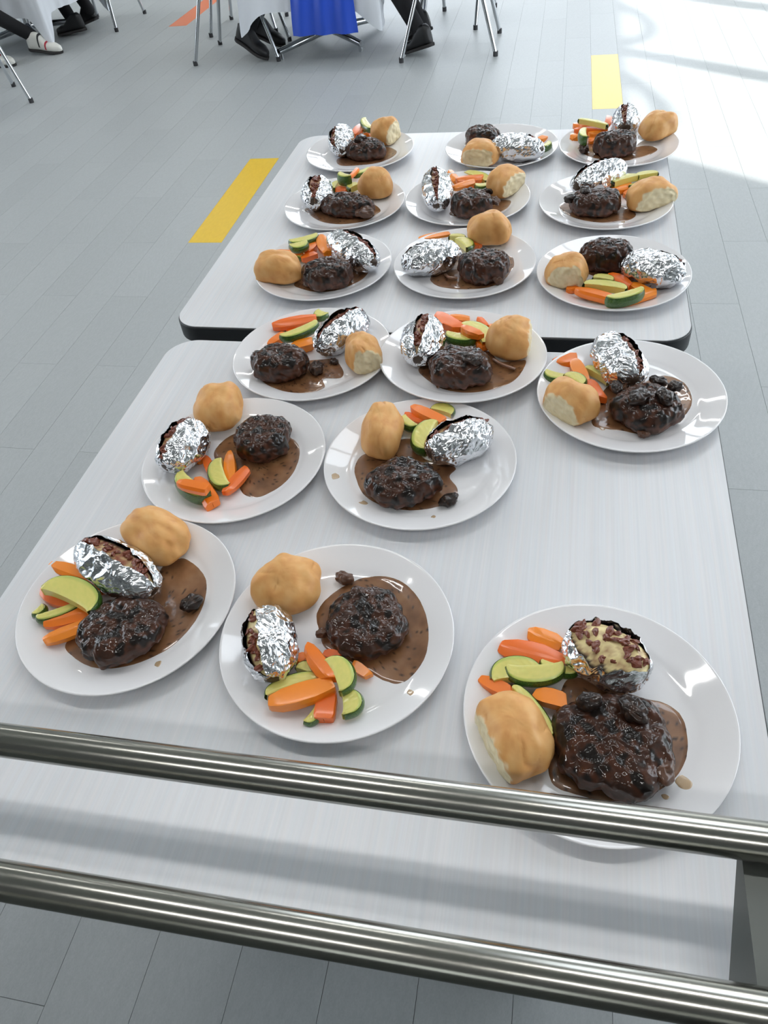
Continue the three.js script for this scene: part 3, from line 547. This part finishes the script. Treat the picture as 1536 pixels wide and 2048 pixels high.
  D.z.forEach(([x1, y1, x2, y2, B, t, side, lift = 0], i) => {
    const h = WELL + 0.001 + t / 2 + lift + i * 0.0012 + 0.003, a = P(x1, y1, h), b = P(x2, y2, h);
    const o = thing('zucchini_slice', `${rank(D.z, i)} green-edged zucchini slice, ${where}`, 'zucchini', null, 'zucchini slices on the plates'); place(o, frame(a, b, TOP + h)); o.translateZ(-side * B * 0.2);
    buildZucchini(o, a.distanceTo(b), B, t, side, S + i);
  });
  (D.m ?? []).forEach(([x, y, size, lift, brown], i) => {
    const h = WELL + 0.0015 + size * 0.25 + lift, c = P(x, y, h), m = mesh('mushroom_piece', chunkGeo(size, S + i * 3, brown), M.mushroom); m.position.copy(c); m.rotation.y = S + i;
    tag(m, `${bySize(D.m, i)}${brown > 0.5 ? 'brown' : 'blackened'} mushroom piece, ${where}`, 'mushroom', 'mushroom pieces on the plates');
  });
  (D.o ?? []).forEach((o, i) => {
    const pts = []; for (let j = 0; j < o.length; j += 2) pts.push(P(o[j], o[j + 1], WELL + 0.005 + (j === 2 ? 0.003 : 0)));
    const m = mesh('onion_strip', new THREE.TubeGeometry(new THREE.CatmullRomCurve3(pts), 16, 0.0026, 8), phys({ color: srgb(142, 104, 82), roughness: 0.3, clearcoat: 0.8 }));
    tag(m, `${D.o.length > 1 ? (i ? 'straighter ' : 'curled ') : ''}soft tan onion strip, ${where}`, 'onion', 'onion strips on the plates');
  });
  if (D.tilt) { // this plate's edge rests on its neighbours' rims: plate and food tip about the far side of its foot
    const [dx, dz, deg] = D.tilt, d = V(dx, 0, dz).normalize(), axis = V(0, 0, 0).crossVectors(d, V(0, 1, 0)), pivot = V(D.at[0], TOP, D.at[1]).addScaledVector(d, -0.088);
    const m = new THREE.Matrix4().makeTranslation(pivot).multiply(new THREE.Matrix4().makeRotationAxis(axis, deg * R)).multiply(new THREE.Matrix4().makeTranslation(pivot.clone().negate()));
    for (const o of scene.children.slice(before)) o.applyMatrix4(m);
  }
}

// ------------------------------------------------------------------ guests' tables, chairs and feet behind
function chair(label, feet, seat, yaw, group) {
  const c = thing('dining_chair', label, 'chair', V(seat[0], 0, seat[1]), group); const q = (x, y, z) => V(x * Math.cos(yaw) + z * Math.sin(yaw), y, -x * Math.sin(yaw) + z * Math.cos(yaw));
  feet.forEach(([x, z], i) => {
    const top = q(i % 2 ? 0.17 : -0.17, 0.44, i < 2 ? 0.17 : -0.17), f = V(x - seat[0], 0.012, z - seat[1]);
    const l = mesh('leg', tube(f, top, 0.0125, 14), M.chrome, c); mesh('foot_cap', tube(f.clone().setY(0.0022), f.clone().setY(0.03), 0.0155, 12), M.rubber, l);
  });
  const s = mesh('seat', new RoundedBoxGeometry(0.44, 0.035, 0.43, 3, 0.016).rotateY(yaw).translate(0, 0.458, 0), M.blackPlastic, c);
  const b = new RoundedBoxGeometry(0.42, 0.32, 0.02, 3, 0.01).rotateX(-0.12).translate(0, 0.72, -0.21).rotateY(yaw); mesh('backrest', b, M.blackPlastic, c);
  for (const sx of [-0.17, 0.17]) mesh('back_post', tube(q(sx, 0.45, -0.18), q(sx, 0.8, -0.235), 0.0115, 12), M.chrome, c);
}
const H90 = Math.PI / 2;
chair('chrome-legged black chair at the blue-clothed table, beside the orange planks', [[-1.961, -5.434], [-2.02, -5.9], [-2.567, -5.42], [-2.561, -5.903]].map((p) => p), [-2.27, -5.66], H90);
chair('chrome-legged black chair at the blue-clothed table, beside the sunlit floor', [[-1.082, -5.83], [-1.082, -5.281], [-0.506, -5.83], [-0.485, -5.328]], [-0.78, -5.56], -H90);
chair('chrome-legged black chair behind the sunny side of the blue-clothed table', [[-0.973, -6.477], [-1.06, -6.0], [-0.6, -6.5], [-0.681, -5.944]], [-0.82, -6.24], -H90);
chair('chrome-legged black chair behind the orange-plank side of the blue-clothed table', [[-2.2, -6.15], [-2.25, -6.6], [-2.714, -6.118], [-2.72, -6.6]], [-2.46, -6.36], H90);
chair('slant-legged chrome chair alone in front of the guest in white shoes', [[-3.492, -4.777], [-3.84, -5.13], [-3.84, -4.43], [-4.19, -4.78]], [-3.84, -4.78], Math.PI * 0.75);
chair('chrome-legged black chair beyond the white-clothed table', [[-4.1, -6.95], [-4.1, -6.45], [-3.654, -6.968], [-3.664, -6.433]], [-3.87, -6.7], -H90);
chair('chrome-legged black chair carrying the guest in white shoes', [[-4.5, -5.4], [-4.5, -5.85], [-4.95, -5.4], [-4.95, -5.85]], [-4.75, -5.62], H90);

// cloth hanging over a rectangular top: hem(a) gives the height of the lower edge at angle a
function clothGeo(w, d, top, hem, flare, waves, ampl) {
  const N = 180, per4 = (t) => { const L = 2 * (w + d); let q = ((t % 1) + 1) % 1 * L; if (q < w) return [-w / 2 + q, d / 2, 0, 1]; q -= w; if (q < d) return [w / 2, d / 2 - q, 1, 0]; q -= d; if (q < w) return [w / 2 - q, -d / 2, 0, -1]; q -= w; return [-w / 2, -d / 2 + q, -1, 0]; };
  return surface(20, N, (u, v, o) => {
    const [x, z] = per4(v), r = Math.hypot(x, z), nx = x / r, nz = z / r;
    if (u < 0.25) { o.p.set(x * u * 4, top, z * u * 4); return; }
    const k = (u - 0.25) / 0.75, h = hem(x, z), wv = Math.sin(v * waves * 2 * Math.PI) * ampl * k + 0.012 * k * noise(v * 40, k * 2, 3);
    o.p.set(x + nx * (flare * k + wv), top - (top - h) * k, z + nz * (flare * k + wv));
  }, true, false);
}
{
  const t = thing('banquet_table', 'pedestal table with crossed chrome foot under white and blue cloths', 'table', V(-1.69, 0, -5.83));
  mesh('column', tube(V(0, 0.07, 0), V(0, 0.7, 0), 0.036, 20), M.chrome, t);
  for (const [x, z] of [[-0.27, 0.375], [0.29, 0.28], [0.285, -0.375], [-0.33, -0.335]]) {
    const q = V(x, 0, z), n = q.clone().normalize();
    const f = mesh('foot', tube(n.clone().multiplyScalar(0.02).setY(0.085), q.clone().setY(0.05), 0.026, 14, 0.02), M.chrome, t);
    mesh('glide', tube(q.clone().multiplyScalar(0.95).setY(0.0022), q.clone().multiplyScalar(0.95).setY(0.04), 0.014, 12), M.chrome, f);
  }
  mesh('tabletop', new RoundedBoxGeometry(0.86, 0.03, 0.86, 3, 0.012).translate(0, 0.715, 0), M.laminate, t);
  const c = mesh('tablecloth', clothGeo(0.88, 0.88, 0.733, (x, z) => 0.3 - 0.13 * smooth(0.5, 0.62, Math.hypot(x, z)), 0.05, 9, 0.018), M.whiteCloth); c.position.set(-1.69, 0, -5.83);
  tag(c, 'white tablecloth hanging beneath the blue satin runner', 'tablecloth');
  const W = 0.42, r = surface(60, 24, (u, v, o) => {
    const L = 2.02, s = (u - 0.5) * L, half = 0.447, x = (v - 0.5) * W; let y = 0.739, z = s;
    if (Math.abs(s) > half) { const k = Math.abs(s) - half; y = 0.739 - k; z = Math.sign(s) * (half + 0.075 * smooth(0, 0.5, k) + 0.014 + 0.012 * k * 2 * Math.sin(v * 19 + u * 5)); }
    o.p.set(x * (1 + 0.04 * Math.sin(u * 20)), y, z);
  }, false, false);
  const b = mesh('table_runner', r, M.blueCloth); b.position.set(-1.57, 0, -5.83); tag(b, 'royal blue satin runner draped over the white tablecloth', 'runner');
}
{
  const t = thing('banquet_table', 'dim pedestal table under a white cloth beside the guest in white shoes', 'table', V(-4.45, 0, -6.42));
  mesh('column', tube(V(0, 0.07, 0), V(0, 0.7, 0), 0.036, 20), M.chrome, t);
  for (const a of [45, 135, 225, 315]) { const q = V(Math.cos(a * R), 0, Math.sin(a * R)); mesh('foot', tube(q.clone().multiplyScalar(0.02).setY(0.085), q.clone().multiplyScalar(0.46).setY(0.03), 0.026, 14, 0.02), M.chrome, t); }
  mesh('tabletop', new RoundedBoxGeometry(0.86, 0.03, 0.86, 3, 0.012).translate(0, 0.715, 0), M.laminate, t);
  const c = mesh('tablecloth', clothGeo(0.88, 0.88, 0.733, (x, z) => 0.24 - 0.2 * smooth(0.54, 0.62, Math.hypot(x, z)), 0.09, 9, 0.02), M.whiteCloth); c.position.set(-4.45, 0, -6.42);
  tag(c, 'white tablecloth with long hanging corners beside the guest in white shoes', 'tablecloth');
}
// a seated guest: one continuous body from capsules joined by a smooth minimum
function person(label, hip, yaw, ankles, cloth, feet) {
  const g = thing('person', label, 'person', V(hip[0], 0, hip[1]));
  const q = (x, y, z) => V(x * Math.cos(yaw) + z * Math.sin(yaw), y, -x * Math.sin(yaw) + z * Math.cos(yaw));
  const hipL = q(-0.09, 0.53, 0), hipR = q(0.09, 0.53, 0), kL = q(-0.13, 0.53, 0.42), kR = q(0.13, 0.53, 0.42), A = ankles.map(([x, y, z]) => V(x - hip[0], y, z - hip[1]));
  const caps = [[hipL, kL, 0.088, 0.062], [hipR, kR, 0.088, 0.062], [kL, A[0], 0.06, 0.046], [kR, A[1], 0.06, 0.046], [hipL, hipR, 0.105, 0.105],
    [q(0, 0.58, -0.02), q(0, 0.98, 0.04), 0.135, 0.14], [q(-0.17, 1.0, 0.04), q(0.17, 1.0, 0.04), 0.062, 0.062], [q(0, 1.02, 0.04), q(0, 1.13, 0.06), 0.052, 0.05],
    [q(-0.2, 0.98, 0.04), q(-0.25, 0.75, 0.12), 0.048, 0.04], [q(-0.25, 0.75, 0.12), q(-0.14, 0.645, 0.3), 0.04, 0.03], [q(0.2, 0.98, 0.04), q(0.25, 0.75, 0.12), 0.048, 0.04], [q(0.25, 0.75, 0.12), q(0.14, 0.645, 0.3), 0.04, 0.03]];
  const n = 84, mc = new MarchingCubes(n, M.trouser, false, false, 300000), half = 0.74, cy = 0.62; mc.isolation = 0;
  const p = V(0, 0, 0), ab = V(0, 0, 0), ap = V(0, 0, 0);
  for (let z = 0; z < n; z++) for (let y = 0; y < n; y++) for (let x = 0; x < n; x++) {
    p.set((x - n / 2) / (n / 2) * half, (y - n / 2) / (n / 2) * half + cy, (z - n / 2) / (n / 2) * half); let s = 0;
    for (const [a, b, r0, r1] of caps) { ab.subVectors(b, a); ap.subVectors(p, a); const t = clamp(ap.dot(ab) / ab.lengthSq()), d = ap.addScaledVector(ab, -t).length() - (r0 + (r1 - r0) * t); s += Math.exp(-d * 45); }
    mc.field[x + y * n + z * n * n] = Math.log(s + 1e-30) / 45;
  }
  mc.update();
  const cnt = mc.count, geo = new THREE.BufferGeometry(); geo.setAttribute('position', new THREE.BufferAttribute(mc.positionArray.slice(0, cnt * 3), 3)); geo.setAttribute('normal', new THREE.BufferAttribute(mc.normalArray.slice(0, cnt * 3), 3));
  geo.scale(half, half, half).translate(0, cy, 0); mesh('body', geo, cloth, g);
  // head, hair
  const hp = surface(28, 32, (u, v, o) => { const th = u * Math.PI, ph = v * 2 * Math.PI; let x = Math.sin(th) * Math.cos(ph) * 0.073, y = Math.cos(th) * 0.112, z = Math.sin(th) * Math.sin(ph) * 0.09; if (y < 0) { x *= 1 + y * 2.2; z *= 1 + y * 1.2; } if (z > 0.06 && Math.abs(x) < 0.02 && y < 0.02 && y > -0.04) z += 0.018; if (z > 0.05 && Math.abs(Math.abs(x) - 0.03) < 0.014 && Math.abs(y - 0.01) < 0.012) z -= 0.008; o.p.copy(q(x, y + 1.26, z + 0.07)); }, true, false);
  mesh('head', hp, M.skinTone, g);
  mesh('hair', surface(20, 32, (u, v, o) => { const th = u * 0.56 * Math.PI, ph = v * 2 * Math.PI; o.p.copy(q(Math.sin(th) * Math.cos(ph) * 0.08, Math.cos(th) * 0.12 + 1.265, Math.sin(th) * Math.sin(ph) * 0.096 + 0.055)); }, true, false), M.hair, g);
  feet.forEach(([heel, toe, tilt, mats], i) => shoe(g, heel, toe, mats, hip));
  return g;
}
function shoe(g, heel, toe, mats, hip) {
  const a = V(heel[0] - hip[0], heel[1], heel[2] - hip[1]), b = V(toe[0] - hip[0], toe[1], toe[2] - hip[1]), d = b.clone().sub(a), L = d.length(), x = d.normalize(), z = V(0, 0, 0).crossVectors(x, V(0, 1, 0)).normalize(), y = V(0, 0, 0).crossVectors(z, x);
  const m4 = new THREE.Matrix4().makeBasis(x, y, z).setPosition(a);
  const half = (t) => 0.046 * Math.min(1, Math.sqrt(clamp(t / 0.12))) * (0.78 + 0.3 * smooth(0.3, 0.68, t)) * Math.sqrt(clamp((1 - t) / 0.2));
  const tall = (t) => 0.014 + (0.105 - 0.062 * smooth(0.3, 0.68, t) - 0.018 * smooth(0.7, 1, t)) * Math.sqrt(clamp((1 - t) / 0.06)) * Math.min(1, 0.75 + t * 2);
  const upper = surface(30, 20, (u, v, o) => { const ph = v * 2 * Math.PI, w = half(u) + 0.0005, h = tall(u); o.p.set(u * L, 0.012 + h * (0.5 + 0.5 * sp(Math.cos(ph), 0.8)), w * sp(Math.sin(ph), 0.7)).applyMatrix4(m4); }, true, false);
  const s = mesh('shoe', upper, mats[0], g);
  mesh('sole', surface(30, 16, (u, v, o) => { const ph = v * 2 * Math.PI; o.p.set(u * L * 1.02 - L * 0.01, 0.009 + 0.01 * sp(Math.cos(ph), 0.5), (half(u) + 0.003) * sp(Math.sin(ph), 0.5)).applyMatrix4(m4); }, true, false), M.sole, s);
  if (mats[1]) for (const [t0, mt] of [[0.4, mats[1]], [0.6, mats[2]]]) mesh('stripe', surface(2, 16, (u, v, o) => { const t = t0 + u * 0.045, ph = (v - 0.5) * Math.PI * 1.3; o.p.set(t * L, 0.0125 + tall(t) * (0.5 + 0.5 * sp(Math.cos(ph), 0.8)) * 1.01 + 0.0015, (half(t) + 0.002) * sp(Math.sin(ph), 0.7)).applyMatrix4(m4); }, false, false), mt, s);
}
const W3 = [M.shoeWhite, M.shoeBlack, M.stripeRed], B1 = [M.shoeBlack];
person('seated person in black with white shoes striped black and red', [-4.75, -5.62], H90, [[-4.1, 0.12, -5.93], [-4.33, 0.12, -5.68]], M.trouser, [[[-4.15, 0.03, -5.9], [-3.87, 0.0, -5.9], 0, W3], [[-4.4, 0.0, -5.66], [-4.12, 0.0, -5.62], 0, W3]]);
person('seated person in black trousers and black shoes beside the orange planks', [-2.4, -5.66], H90, [[-2.17, 0.16, -5.52], [-2.2, 0.16, -5.72]], M.trouser, [[[-2.27, 0.13, -5.5], [-2.04, 0.01, -5.44], 0, B1], [[-2.25, 0.1, -5.74], [-2.0, 0.01, -5.72], 0, B1]]);
person('seated person in black trousers and black shoes beside the sunlit floor', [-0.8, -5.56], -H90, [[-1.0, 0.13, -5.62], [-0.97, 0.12, -5.42]], M.trouser, [[[-0.93, 0.1, -5.6], [-1.1, 0.005, -5.72], 0, B1], [[-0.88, 0.07, -5.36], [-1.08, 0.005, -5.45], 0, B1]]);

person('seated person in black trousers and black shoes behind the guest in white shoes', [-3.87, -6.7], -H90, [[-3.95, 0.13, -6.6], [-4.05, 0.12, -6.45]], M.trouser, [[[-3.9, 0.06, -6.62], [-4.12, 0.005, -6.6], 0, B1], [[-3.92, 0.03, -6.42], [-4.18, 0.005, -6.4], 0, B1]]);
renderer.render(scene, camera);
